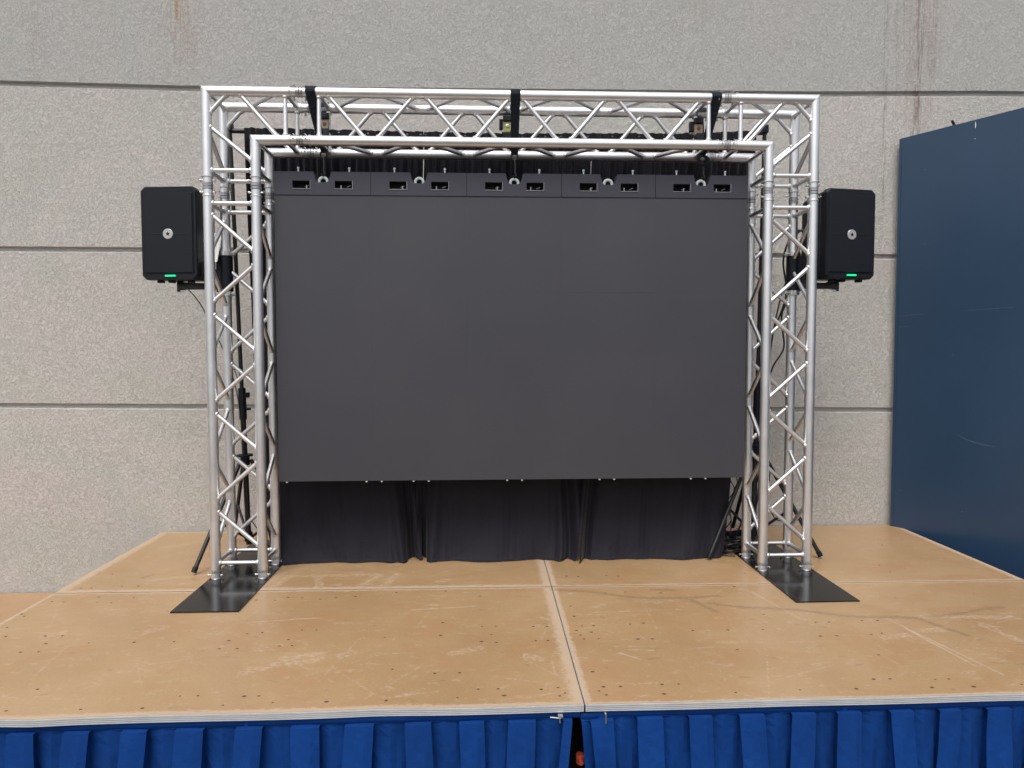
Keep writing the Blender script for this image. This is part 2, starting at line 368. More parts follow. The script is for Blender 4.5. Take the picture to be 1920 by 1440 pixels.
# ------------------------------------------------------------ stage decks
HOLES = [(-2.21,-0.64),(-2.25,-0.48),(-2.15,-0.74),(-1.99,-0.74),(-1.92,-0.74),(-1.94,-0.82),(-1.77,-0.82),(-1.59,-0.82),(-1.43,-0.82),(-1.99,-0.9),(-1.92,-0.9),(-1.21,-0.82),(-1.22,-0.9),(-1.15,-0.9),(-1.16,-0.75),(-1.1,-0.74),(-0.97,-0.82),(-0.99,-0.88),(-0.94,-0.88),(-0.94,-0.72),(-0.88,-0.72),(-1.21,-1.29),(-1.15,-1.29),(-0.99,-1.3),(-0.94,-1.3),(-1.74,-1.37),(-1.5,-1.37),(-1.3,-1.37),(-1.04,-1.36),(-0.7,-1.35),(-0.88,-1.35),(-1.73,-1.22),(-0.58,-0.81),(-0.35,-0.8),(-0.35,-0.66),(-0.18,-0.71),(-0.12,-0.71),(-0.14,-0.8),(-0.18,-0.87),(-0.12,-0.88),(0.04,-0.72),(0.1,-0.72),(0.04,-0.87),(0.09,-0.87),(-0.51,-1.11),(-0.35,-1.15),(-0.26,-1.15),(-0.19,-1.28),(-0.12,-1.28),(0.03,-1.29),(0.09,-1.28),(-0.5,-1.35),(-0.26,-1.34),(-0.1,-1.33),(0.11,-1.32),(0.09,-1.34),(0.23,-0.61),(0.25,-0.72),(0.3,-0.72),(0.22,-0.77),(0.28,-0.79),(0.23,-0.82),(0.24,-0.86),(0.3,-0.86),(0.46,-0.71),(0.52,-0.7),(0.46,-0.87),(0.52,-0.87),(0.23,-1.16),(0.25,-1.28),(0.31,-1.28),(0.46,-1.27),(0.52,-1.27),(0.23,-1.31),(0.25,-1.34),(0.45,-1.34),(0.86,-0.79),(1.01,-0.79),(1.27,-0.72),(1.33,-0.72),(1.22,-0.87),(1.29,-0.87),(1.44,-0.86),(1.49,-0.85),(1.48,-0.71),(1.55,-0.71),(0.83,-0.99),(1.36,-1.06),(1.23,-1.26),(1.29,-1.26),(1.45,-1.27),(1.5,-1.27),(1.4,-1.33),(1.55,-1.33),(0.7,-1.34),(0.93,-1.33),(1.13,-1.33),(1.73,-1.32),(0.71,-0.79),(-1.25,-0.34),(-1.16,-0.35),(-1.11,-0.31),(-1.04,-0.32),(-0.95,-0.34),(-0.88,-0.32),(-0.79,-0.31),(-0.6,-0.26),(-0.36,-0.25),(-0.19,-0.33),(-2.21,-0.32),(-2.15,-0.33),(-1.99,-0.34),(-1.92,-0.35),(-2.02,-0.27),(-1.85,-0.28),(-2.22,-0.51),(-2.14,0.09),(-2.18,-0.13),(-2.13,-0.13),(-1.99,-0.11),(-1.91,-0.11),(0.26,-0.04),(0.32,-0.05),(0.47,-0.04),(0.53,-0.05),(0.42,-0.31),(0.52,-0.3),(0.23,-0.48),(1.21,-0.03),(1.08,-0.24),(1.99,-0.04),(2.0,0.08),(2.24,0.48),(0.69,-0.32),(1.08,-0.62),(2.48,0.95)]
SCRATCH = [(1.6,-0.68,1.72,-1.24),(1.62,-0.81,1.67,-1.17),(1.14,-0.32,1.22,-0.68),(.36,-1.0,.43,-1.06),(.4,-.97,.5,-.98),(-.5,-.5,-.2,-.46),(-1.2,-.62,-.9,-.58)]
DARK = [(0.17,-0.24,0.53,-0.36),(0.53,-0.36,0.8,-0.41),(0.8,-0.41,0.95,-0.36),(0.8,-0.41,0.88,-0.58),(0.88,-0.47,1.51,-0.66),(1.51,-0.66,1.74,-0.7),(1.74,-0.7,1.83,-0.88),(1.8,-0.67,2.21,-0.58),(-1.95,.02,-1.92,.06),(.66,-.27,.76,-.29)]
PALE = [(1.78,-0.67,2.17,-0.7),(1.47,-0.9,1.58,-0.87),(1.67,-0.83,1.76,-0.82),(1.98,-0.77,2.01,-0.97),(-1.3,-0.18,-1.24,0.07),(-1.24,-0.21,-1.19,0.04),(-1.05,-1.11,-0.95,-1.05),(-0.94,-1.0,-0.81,-0.96),(-0.9,-1.05,-0.8,-1.01),(-1.59,-0.71,-1.54,-0.66),(-1.99,-0.75,-1.94,-0.7),(-0.72,-0.98,-0.69,-0.95),(-0.29,-0.98,-0.19,-0.93),(0.0,-1.01,0.04,-1.04),
        (-1.05,.04,-1.0,-.15),(-.8,-.16,-.72,.02),(-.68,-.17,-.63,.03),(-2.1,.6,-1.9,.75),(-1.95,.5,-1.7,.52),(-.4,-.1,-.35,-.08),(-1.9,-.02,-1.5,.1),(-1.85,.35,-1.6,.37),(-1.2,.02,-.75,.03)]
def segd(X, Y, s):
    x1, y1, x2, y2 = s; dx, dy = x2-x1, y2-y1; L = dx*dx+dy*dy+1e-9
    t = np.clip(((X-x1)*dx+(Y-y1)*dy)/L, 0, 1); return np.hypot(X-x1-t*dx, Y-y1-t*dy)
def deck(label, x0, x1, yf0, yf1, yb, step, bands, edges, legs_front):
    root = thing('stage_deck', label, 'stage deck', (x0, yb, -.61), 0, 'plywood stage decks')
    ox, oy, oz = x0, yb, -.61
    nx = int((x1-x0)/step)+1; ny = int((yb-min(yf0, yf1))/step)+1
    U, V = np.meshgrid(np.linspace(0, 1, nx), np.linspace(0, 1, ny))
    X = x0+(x1-x0)*U; YF = yf0+(yf1-yf0)*U
    if edges['f'][1]:  # worn front edge is slightly uneven
        YF = YF+.004*np.exp(-((X+.5)/.12)**2)-.006*np.exp(-((X+1.62)/.08)**2)+.0015*np.sin(X*9)
    Y = YF+(yb-YF)*V; Z = np.zeros_like(X)
    co = np.stack([X-ox, Y-oy, Z-oz], -1).reshape(-1, 3)
    idx = np.arange(nx*ny).reshape(ny, nx); q = np.stack([idx[:-1, :-1], idx[:-1, 1:], idx[1:, 1:], idx[1:, :-1]], -1).reshape(-1, 4)
    wear = np.zeros_like(X)
    for side, (wd, _) in edges.items():
        d = {'l': X-x0, 'r': x1-X, 'f': Y-YF, 'b': yb-Y}[side]
        wear = np.maximum(wear, np.clip(1.15-d/wd*.75, 0, 1)*(d < wd*1.5))
    for s in PALE: wear = np.maximum(wear, np.clip(1.1-segd(X, Y, s)/.03, 0, .46))
    for s in SCRATCH: wear = np.maximum(wear, np.clip(1.1-segd(X, Y, s)/.007, 0, .75))
    for i in range(26):
        px, py = x0+rng.random()*(x1-x0), yf0+rng.random()*(yb-yf0); a = rng.normal(0, .35); l = rng.random()*.12
        wear = np.maximum(wear, np.clip(1-segd(X, Y, (px, py, px+l*math.cos(a), py+l*math.sin(a)))/(.006+.02*rng.random()), 0, .42))
    for i in range(70):   # fine drag scratches
        px, py = x0+rng.random()*(x1-x0), yf0+rng.random()*(yb-yf0); a = rng.uniform(0, 3.14) if i % 3 else rng.normal(0, .2); l = .04+rng.random()**2*.4
        wear = np.maximum(wear, np.clip(1.2-segd(X, Y, (px, py, px+l*math.cos(a), py+l*math.sin(a)))/.0045, 0, .42+.12*rng.random()))
    sc_ = np.zeros_like(X)
    for s in DARK: sc_ = np.maximum(sc_, np.clip(1-segd(X, Y+.012*np.sin(X*14), s)/.030, 0, .72))
    for i in range(34):
        px, py = x0+rng.random()*(x1-x0), yf0+rng.random()*(yb-yf0)
        sc_ = np.maximum(sc_, np.clip(1-segd(X, Y, (px, py, px+.03*rng.normal(), py+.01*rng.normal()))/.011, 0, .55))
    n0 = len(co); vs = [tuple(c) for c in co]; fs = q.tolist(); mi = [0]*len(fs)
    # rim faces below the sheet
    per = [(x0, yf0), (x1, yf1), (x1, yb), (x0, yb)]
    for a in range(4):
        (ax, ay), (bx, by) = per[a], per[(a+1) % 4]; b0 = len(vs)
        if a == 0: ay, by = ay+.012, by+.012
        vs += [(ax-ox, ay-oy, -.0005-oz), (bx-ox, by-oy, -.0005-oz), (bx-ox, by-oy, -.018-oz), (ax-ox, ay-oy, -.018-oz)]; fs.append([b0, b0+1, b0+2, b0+3]); mi.append(0)
    for hx, hy in HOLES:
        lo = yf0+(yf1-yf0)*(hx-x0)/(x1-x0)
        if x0+.01 < hx < x1-.01 and lo+.01 < hy < yb-.01:
            b0 = len(vs); r = .0035+.0025*rng.random(); k = 1+.6*rng.random()
            for i in range(8): vs.append((hx-ox+r*k*math.cos(i*math.pi/4), hy-oy+r*math.sin(i*math.pi/4), .0008-oz))
            fs.append([b0+i for i in range(8)]); mi.append(1)
    me = bpy.data.meshes.new('deck_board'); me.from_pydata(vs, [], fs); me.polygons.foreach_set('material_index', mi)
    me.materials.append(M_DECK); me.materials.append(M_HOLE)
    for nm, A in (('wear', wear), ('scuff', sc_)):
        at = me.attributes.new(nm, 'FLOAT', 'POINT'); d = np.zeros(len(vs), 'f'); d[:n0] = A.reshape(-1); at.data.foreach_set('value', d)
    link(bpy.data.objects.new('deck_board', me), root)
    # aluminium edge extrusion, three fine grooves
    for a in ((0, 1, 2, 3) if edges['f'][1] else (1, 3)):
        (ax, ay), (bx, by) = per[a], per[(a+1) % 4]
        A, B = Vector((ax-ox, ay-oy, -oz)), Vector((bx-ox, by-oy, -oz)); d = (B-A).normalized(); n = Vector((d.y, -d.x, 0))
        if a != 0: n = n*.3
        prof = [(.000, -.0008), (.0032, -.0012), (.0032, -.0058), (.0020, -.0060), (.0020, -.0069), (.0032, -.0071), (.0032, -.0118), (.0020, -.0120), (.0020, -.0129), (.0032, -.0131), (.0032, -.0178), (.0020, -.0180), (.0020, -.0189), (.0032, -.0191), (.0032, -.0238), (-.003, -.0245)]
        m = MB(); mg = [0, 0, 1, 1, 1, 0, 1, 1, 1, 0, 1, 1, 1, 0, 0]
        N = 60 if a == 0 else 2
        for i in range(len(prof)-1):
            m.m = mg[i]
            row = []
            for (o_, z_) in (prof[i], prof[i+1]):
                r_ = []
                for k in range(N+1):
                    p = A+(B-A)*(k/N); x = p.x+ox; wob = 0
                    if a == 0: wob = .004*math.exp(-((x+.5)/.12)**2)-.006*math.exp(-((x+1.62)/.08)**2)+.0015*math.sin(x*9)
                    r_.append(p+n*o_*1.+Vector((0, wob, z_)))
                row.append(r_)
            m.grid(row, False)
        m.build('edge_trim', [M_TRIM, M_TRIMD], root, fixn=False)
    fr = MB()
    for (a, b) in ((0, 1), (1, 2), (2, 3), (3, 0)):
        A, B = Vector((per[a][0]-ox, per[a][1]-oy, .545)), Vector((per[b][0]-ox, per[b][1]-oy, .545))
        c = Vector(((x1-x0)/2, (min(yf0, yf1)-yb)/2, .545))
        A = A+(c-A).normalized()*.09; B = B+(c-B).normalized()*.09
        fr.tube(A, B, .02, 8)
    fr.build('frame', M_BSTEEL, root)
    for (px, py) in per:
        c = Vector(((x1-x0)/2, (min(yf0, yf1)-yb)/2)); A = Vector((px-ox, py-oy)); A = A+(c-A).normalized()*.16
        l = MB(); l.tube((A.x, A.y, 0), (A.x, A.y, .54), .02, 12); l.build('leg', M_TRIM, root)
XM = .167
YF = lambda x: -1.4015+.0112*(x-XM)
G = .003
deck('wide plywood stage deck at the front left, pale worn strip along its right seam', -2.273, XM-G, YF(-2.273), YF(XM), -.203-G, .0055, None, {'r': (.045, 0), 'f': (.026, 1), 'b': (.02, 0), 'l': (.02, 0)}, True)
deck('plywood stage deck at the front right crossed by long dark scuff lines', XM+G, 2.607, YF(XM), YF(2.6), -.203-G, .0055, None, {'l': (.024, 0), 'f': (.014, 1), 'b': (.014, 0)}, True)
deck('plywood stage deck at the back left with pale tape marks, under the left column', -2.273, XM-G, -.203+G, -.203+G, YW-.012, .009, None, {'r': (.045, 0), 'f': (.04, 0), 'l': (.05, 0), 'b': (.03, 0)}, False)
deck('plain orange-brown stage deck at the back right, under the right column', XM+G, 2.607, -.203+G, -.203+G, YW-.012, .009, None, {'l': (.03, 0), 'f': (.02, 0), 'r': (.035, 0)}, False)

def lower_deck():
    root = thing('low_platform', 'low orange-tan platform against the wall, left of the stage', 'platform', (-4.0, -.2, -.61))
    m = MB(); m.box((0, 0, .205), (3.4, 2.36, .03)); m.build('platform_board', M_LOW, root)
    for x in (-1.6, 1.6):
        for y in (-1.1, 1.1): l = MB(); l.box((x, y, .095), (.06, .06, .19)); l.build('leg', M_BSTEEL, root)
lower_deck()

# ------------------------------------------------------------ stage skirts
def skirt(label, x0, x1, twist=False, pitch=.181, phase=0):
    root = thing('stage_skirt', label, 'stage skirt', (x0, YF(x0), -.61), 0, 'blue pleated stage skirts')
    yb = .010; z1 = .583; rows = []
    zs = [z1, .572, .560, .5585, .540, .51, .47, .42, .36, .28, .18, .08, .015]
    r = random.Random(int(x0*100)); n = int((x1-x0)/pitch)+1
    P = []; cols = []
    for k in range(n+1):
        s = x0+phase+k*pitch+r.uniform(-.009, .009); wv = pitch*.47*r.uniform(.9, 1.08)
        lean = r.uniform(-.024, .024); fl = r.uniform(.6, 1.5); bul = r.uniform(-.5, 1)
        # each pleat: valley start, hidden fold left, front face, hidden fold right
        pts = [(-.050, .001, 0), (-.030, .006, 0), (-.012, .009, 0), (.012, .016, .15), (.016, .000, .35), (.0, -.0160, 1), (.35*wv, -.0185, 1), (.7*wv, -.0185, 1), (wv, -.0150, 1), (wv-.018, -.002, .3), (wv-.014, .016, .1), (wv+.014, .012, 0)]
        for i, (dx, dy, w_) in enumerate(pts): cols.append((s+dx, dy, w_, lean, fl, bul, i, {3: .010, 4: .015, 9: -.014, 10: -.013}.get(i, 0)))
    cols = [c for c in cols if x0-.001 <= c[0] <= x1+.003]
    for z in zs:
        row = []; t = (z1-z)/z1
        flat = 1 if z > .559 else 0
        for (x, dy, w_, lean, fl, bul, i, fx) in cols:
            if dy > 0: dy *= min(1, .2+t*6)
            dxs = min(1, t*7); hx = x-fx*(1-dxs)+lean*t*2.2*w_+(.006*math.sin(x*23+t*5)*t)
            y = yb+(dy*(1+1.4*t*fl) if not flat else dy*.05)
            y += .004*math.sin(x*47+z*9)*min(1, t*3)+.0025*math.sin(x*90-z*22+lean*200)*min(1, t*4)
            y += -.020*t*math.sin(x*11+k)*(.3+t)*bul*w_ - .01*t
            if twist and x < x0+.10:
                q = 1-(x-x0)/.10; hx += q*(-.004+.055*t); y += -.014*q*math.sin(min(1, t*3)*math.pi)
            zz = z-(.012*max(0, 1-(x-x0)/.14) if twist and t < .05 else 0)
            row.append((hx-x0, y+YF(x)-YF(x0), zz))
        rows.append(row)
    m = MB(); m.grid(rows, False)
    ob = m.build('pleated_cloth', M_SKIRT, root, fixn=False)
    sm = ob.modifiers.new('thickness', 'SOLIDIFY'); sm.thickness = .0015
    # stitched top band
    b = MB(); N = 80
    b.grid([[(x-x0, yb-.0045+YF(x)-YF(x0)+.001*math.sin(x*31)+dy, z-(.01*max(0, 1-(x-x0)/.14) if twist else 0)) for x in np.linspace(x0+(.004 if twist else 0), x1, N)] for z, dy in ((.5850, .0025), (.5845, .002), (.5635, .0015), (.5628, .004))], True)
    ob = b.build('top_band', M_SKIRT, root, fixn=False); sm = ob.modifiers.new('thickness', 'SOLIDIFY'); sm.thickness = .001
    return root
skirt('royal blue pleated skirt hanging below the left half of the stage front', -2.27, .152, phase=.02)
skirt('royal blue pleated skirt below the right half of the stage front, its first pleat twisted', .150, 2.60, True, .172, .03)
for (x, lab, k) in ((.084, 'small metal skirt clip under the deck edge left of the centre seam', 0), (.235, 'small upright metal clip under the deck edge right of the centre seam', 1)):
    m = MB(); y = YF(x)-.022
    if k == 0:
        m.tube((x-.035, y, -.030), (x, y, -.034), .003, 8); m.tube((x-.004, y, -.031), (x-.002, y-.002, -.048), .003, 8); m.box((x, y+.008, -.030), (.016, .02, .006))
    else:
        m.box((x, y, -.041), (.006, .003, .030)); m.box((x, y+.01, -.0275), (.006, .022, .003))
    m.build('skirt_clip', M_PIN, label=lab, cat='clip', group='skirt clips')
m = MB(); m.lathe((.166, -1.30, -.262), (0, 0, 1), [(0, .013), (.004, .015), (.030, .015), (.034, .013)], 16); m.tube((.166, -1.33, -.244), (.166, -1.27, -.244), .009, 8)
m.build('leg_clamp', M_RED, label='small red clamp glimpsed through the gap between the skirts', cat='clamp')

# ------------------------------------------------------------ truss
W2, H, S, CR, BR = 1.56, 2.4866, .24, .0255, .0112
truss = thing('truss_arch', 'silver aluminium box truss goalpost standing on two black steel plates', 'truss', (0, 0, 0), .0071)
def brace(p, q, parent, ra=CR, rb=CR):
    p, q = Vector(p), Vector(q); d = (q-p).normalized(); m = MB()
    m.tube(p, q, BR, 12, caps=False)
    for e, dd in ((p, d), (q, -d)):
        # weld bead where the brace meets the chord
        s0 = ra*.98
        m.lathe(e+dd*s0, dd, [(-.004, BR*1.45), (.002, BR*1.5), (.006, BR*1.25), (.010, BR*1.02)], 12)
    m.build('brace', M_AL, parent)
def coupler(c, d, parent, half=False, pin=(0, 1, 0)):
    c, d = Vector(c), Vector(d); m = MB()
    one = [(-.052, .0262), (-.0512, .0292), (-.0458, .0292), (-.045, .0250), (-.0425, .0238), (-.0165, .0238), (-.0163, .0218), (-.0128, .0218), (-.0126, .0262), (-.0098, .0262), (-.0096, .0218), (-.0064, .0218), (-.0062, .0262), (-.0030, .0262), (-.0028, .0218)]
    if half: prof = [(t+.045, r) for t, r in one]
    else: prof = one+[(-t, r) for t, r in one[::-1]]
    for i in range(len(prof)-1):
        m.m = 1 if prof[i][1] < .022 and prof[i+1][1] < .022 else 0
        a, b = m.frame(d); rg = [[c+d*t+a*math.cos(2*math.pi*k/20)*r+b*math.sin(2*math.pi*k/20)*r for k in range(20)] for t, r in prof[i:i+2]]
        m.loft(rg, caps=False)
    o = m.build('coupler', [M_SLV, M_TRIMD], parent)
    pn = Vector(pin).normalized()
    for t in ((-.030,) if not half else (.015,)) + ((.030,) if not half else ()):
        p = MB(); cc = c+d*t
        p.tube(cc-pn*.036, cc+pn*.036, .0042, 8); p.lathe(cc-pn*.040, pn, [(0, .004), (.001, .007), (.007, .007), (.008, .004)], 10)
        q = cc+pn*.033; u = d.cross(pn).normalized()
        p.path([q+u*.004, q+u*.012-d*.006, q+u*.016+d*.004, q-u*.002+d*.008, q-u*.016+d*.006, q-u*.018-d*.002], .0012, 6)
        p.build('pin', M_PIN, parent)
def section(name, ax, P, t0, t1, nodes, ends, parent):
    """ax(t) -> offset along the run; P = chord base points a,b,c,d; zigzag nodes alternate A/B."""
    A, B, C_, D = [Vector(p) for p in P]; ax = Vector(ax)
    m = MB()
    for c in (A, B, C_, D): m.tube(c+ax*t0, c+ax*t1, CR, 28)
    sec = m.build(name, M_AL, parent)
    def at(c, t): return c+ax*t
    sgn = 1 if nodes[1] > nodes[0] else -1
    for k in range(len(nodes)-1):
        u, v = nodes[k]+sgn*.02, nodes[k+1]-sgn*.02
        for (c1, c2) in ((A, B), (D, C_), (C_, A), (B, D)):
            p, q = (c1, c2) if k % 2 == 0 else (c2, c1)
            brace(at(p, u), at(q, v), sec)
    for e in ends:
        for (c1, c2) in ((A, B), (C_, D), (A, C_), (B, D)): brace(at(c1, e), at(c2, e), sec)
    return sec
CZ0, CZ1 = .050, 1.962
nz = [1.905-.2528*k for k in range(8)]
for sx in (-1, 1):
    xl, xr = (-W2, -W2+S) if sx < 0 else (W2-S, W2)
    P = [(xl, 0, 0), (xr, 0, 0), (xl, S, 0), (xr, S, 0)]
    sec = section('column_section', (0, 0, 1), P, CZ0, CZ1, nz, (.084, 1.928), truss)
    for p in P: coupler((p[0], p[1], .006), (0, 0, 1), sec, True, (1, 0, 0))
    for p in P: coupler((p[0], p[1], 2.013), (0, 0, 1), sec, False, (1, 0, 0) if p[1] == 0 else (1, -.5, 0))
    pl = MB(); x0, x1 = (-1.59, -1.283) if sx < 0 else (1.285, 1.592)
    y0 = -.487 if sx < 0 else -.489
    pl.box(((x0+x1)/2, (y0+.74)/2, .003), (x1-x0, .74-y0, .006), 0, .001); pl.build('base_plate', M_PLATE, truss)
# beam
nb = [-.985+.24625*k for k in range(9)]
P = [(0, 0, H), (0, 0, H-S), (0, S, H), (0, S, H-S)]
beam = section('beam_section', (1, 0, 0), P, -1.043, 1.043, nb, (-1.0, 1.0), truss)
for p in P:
    for x in (-1.095, 1.095): coupler((x, p[1], p[2]), (1, 0, 0), beam, False, (0, -.25, 1) if p[2] == H else (0, -1, .2))
# corners
for sx in (-1, 1):
    m = MB(); mn = Vector((sx, 0, 1)).normalized() if False else Vector((1*sx, 0, -1)).normalized()
    for y in (0, S):
        for dd in (0, S):
            cx, cz = sx*(W2-dd), H-dd; c = (cx, y, cz)
            m.tube((sx*1.147, y, cz), c, CR, 28, mq=mn); m.tube((cx, y, 2.065), c, CR, 28, mq=mn)
            # mitre weld line
    sec = m.build('corner_section', M_AL, truss)
    for y in (0, S):
        X = lambda v: sx*v
        brace((X(1.445), y, H), (X(1.56), y, 2.362), sec)
        brace((X(1.405), y, H), (X(1.195), y, H-S), sec)
        brace((X(1.56), y, 2.322), (X(1.32), y, 2.128), sec)
        brace((X(1.56), y, 2.093), (X(1.32), y, 2.093), sec)
        brace((X(1.168), y, H), (X(1.168), y, H-S), sec)
    brace((X(1.545), 0, H-.015), (X(1.545), S, H-.015), sec); brace((X(1.305), 0, H-S-.015), (X(1.305), S, H-S-.015), sec)
    brace((X(1.42), S, H), (X(1.2), 0, H), sec); brace((X(1.56), 0, 2.31), (X(1.56), S, 2.13), sec)
    for z in (H, H-S): brace((X(1.168), 0, z), (X(1.168), S, z), sec)
    for x in (1.56, 1.32): brace((X(x), 0, 2.093), (X(x), S, 2.093), sec)

# ------------------------------------------------------------ LED video wall
led = thing('video_wall', 'large switched-off dark grey LED screen hung inside the truss arch', 'LED screen', (-.006, .087, .49), .0071)
for i in range(5):
    for j in range(3):
        m = MB(); m.box((0, .035, 0), (.49985, .07, .49985))
        o = m.build('led_panel', M_LED, led); o.location = (-1.0+.5*i, random.uniform(0, .0002), .25+.5*j)
        o.rotation_euler = (R(random.uniform(-.04, .04)), 0, R(random.uniform(-.04, .04)))
for i in range(5):
    # header bar: outline with a notch and two windows, extruded
    cu = bpy.data.curves.new('hd', 'CURVE'); cu.dimensions = '2D'; cu.fill_mode = 'BOTH'; cu.extrude = .03
    def spl(pts):
        s = cu.splines.new('POLY'); s.points.add(len(pts)-1); s.use_cyclic_u = True
        for p, q in zip(s.points, pts): p.co = (q[0], q[1], 0, 1)
    hw = .2488
    notch = [(-.046, .122), (-.036, .085), (-.030, .072), (-.018, .0665), (.018, .0665), (.030, .072), (.036, .085), (.046, .122)]
    spl([(-hw, .002), (hw, .002), (hw, .122)]+notch[::-1]+[(-hw, .122)])
    for s_ in (-1, 1):
        c = s_*.109; spl([(c-.045, .035), (c-.045, .075), (c+.045, .075), (c+.045, .035)])
    tmp = bpy.data.objects.new('tmp', cu); COL.objects.link(tmp)
    me = bpy.data.meshes.new_from_object(tmp.evaluated_get(bpy.context.evaluated_depsgraph_get())); bpy.data.objects.remove(tmp)
    me.transform(Matrix.Rotation(R(90), 4, 'X')); me.materials.clear(); me.materials.append(M_HEAD); me.name = 'hanging_bar'
    hb = bpy.data.objects.new('hanging_bar', me); link(hb, led); hb.location = (-1.0+.5*i, .026, 1.5)
    hb.rotation_euler = (0, 0, R(random.uniform(-.15, .15)))
    def kid(mb, name, mat): return mb.build(name, mat, hb)
    for s_ in (-1, 1):
        b = MB(); c = s_*.109
        b.box((c, .022, .055), (.088, .004, .038)); kid(b, 'recess', M_DARK)
        b = MB(); b.box((c, -.0305, .0335), (.094, .005, .003)); b.box((c+.0465, -.0305, .055), (.003, .005, .042)); kid(b, 'window_lip', M_LIP)
        b = MB(); b.tube((c-s_*.02, .008, .038), (c-s_*.02, .008, .06), .004, 8); b.tube((c+.01, .012, .052), (c+.03, .012, .060), .003, 8); kid(b, 'latch', M_PIN)
        b = MB(); x = s_*.132+.002; b.tube((x, 0, .12), (x, 0, .146), .0042, 10); b.lathe((x, 0, .143), (0, 0, 1), [(0, .004), (.002, .0062), (.007, .0062), (.009, .004)], 10); kid(b, 'locking_pin', M_WHITE)
    b = MB(); b.torus((0, -.006, .076), (0, 1, 0), .0215, .0078, 24, 10); kid(b, 'lifting_ring', M_WHITE)
for x in (-1.21, -.79, -.71, -.54+.0, -.46, -.04, .04, .46, .54, .96, 1.04):
    if x in (-.79, -.71): x = {-.79: -.79, -.71: -.71}[x]
    b = MB(); b.lathe((x if x > -1.2 else x, .004, -.004), (0, 1, 0), [(0, .003), (.002, .0055), (.012, .0055)], 10); b.build('bolt', M_WHITE, led)

# ------------------------------------------------------------ ratchet straps
def strap(label, x0, xh, zh, twist, rat, bundle=False, rx=0):
    root = thing('ratchet_strap', label, 'ratchet strap', (x0, .0071*x0, 0), 0, 'black straps holding up the screen')
    m = MB(); top = H+.0265; r = CR+.0045
    pts = []; wd = []; w = []
    # over the front top chord and down inside the truss to the hook
    arc = [(y, z) for y, z in [(r*math.cos(a), H+r*math.sin(a)) for a in [R(v) for v in (70, 90, 110, 130, 150, 170, 185)]]]
    for y, z in arc: pts.append((0, y, z)); wd.append((1, 0, 0)); w.append(.050)
    y0, z0 = arc[-1]; hx = xh-x0
    for k in range(1, 11):
        t = k/10; pts.append((hx*t, y0+(.115-y0)*t, z0+(zh+.03-z0)*t))
        a = twist*t; wd.append((math.cos(a), math.sin(a), 0)); w.append(.050-.012*t)
    m.ribbon(pts, wd, w, .0022)
    # rear leg over the rear top chord
    pts = []; wd = []; w = []
    for v in (185, 150, 110, 90, 60, 30, 0, -10):
        a = R(v); pts.append((hx*.3+.004, S+r*math.cos(a), H+r*math.sin(a))); wd.append((1, 0, 0)); w.append(.048)
    for k in range(1, 9):
        t = k/8; pts.append((hx*.3+.004+(hx*.7-.004)*t, S+r-(S+r-.13)*t, H-.005-(H-.005-zh-.03)*t)); wd.append((1, 0, 0)); w.append(.048-.012*t)
    m.ribbon(pts, wd, w, .0022); m.build('webbing', M_WEB, root)
    b = MB(); zc = 2.392; yc = S-.004
    for s_ in (-.020, .020): b.box((rx+s_, yc, zc), (.004, .05, .085), 0, .001)
    b.box((rx, yc-.024, zc), (.036, .004, .055), 0, .001)
    rt = b.build('ratchet', {'tan': M_RATW, 'yellow': M_RATY}[rat], root)
    b = MB(); b.tube((rx-.030, yc, zc-.03), (rx+.030, yc, zc-.03), .010, 14); b.build('spool', M_BLACK, rt)
    b = MB(); b.lathe((rx, yc-.027, zc+.004), (0, -1, 0), [(-.002, .010), (.001, .010), (.002, .006)], 16); b.build('rivet', M_PIN if rat == 'yellow' else M_HOLE, rt)
    b = MB(); b.box((rx-.034, yc+.004, zc+.02), (.02, .03, .055), 0, .004); b.box((rx, yc-.02, zc+.045), (.048, .03, .03), 0, .004); b.box((rx, yc-.02, zc-.055), (.044, .02, .05), 0, .004); b.build('handle', M_BLACK, rt)
    b = MB()
    b.torus((hx, .118, zh+.018), (0, 1, 0), .017, .005, 20, 8)
    b.path([(hx, .118, zh+.0), (hx+.004, .112, zh-.03), (hx+.002, .108, zh-.065), (hx+.008, .104, zh-.085), (hx+.001, .098, zh-.098), (hx-.010, .1, zh-.085)], .0052, 8)
    b.build('hook', M_BSTEEL, root)
    if bundle:
        b = MB()
        for k in range(5):
            a = k*.9; b.torus((hx+.006*math.sin(a*3), .11, zh+.008), (math.sin(a)*.5, 1, math.cos(a)*.4), .021+.002*k, .004, 18, 6)
        b.build('loose_webbing', M_WEB, root)
strap('black ratchet strap with tan ratchet over the truss, nearest the left column', -1.037, -1.005, 2.19, 1.15, 'tan', rx=.018)
strap('black ratchet strap with yellow-green ratchet over the middle of the truss', -.004, -.004, 2.19, 0, 'yellow', rx=-.034)
strap('black ratchet strap with a knotted loose end, nearest the right column', 1.035, 1.006, 2.19, -1.2, 'tan', True, rx=-.024)

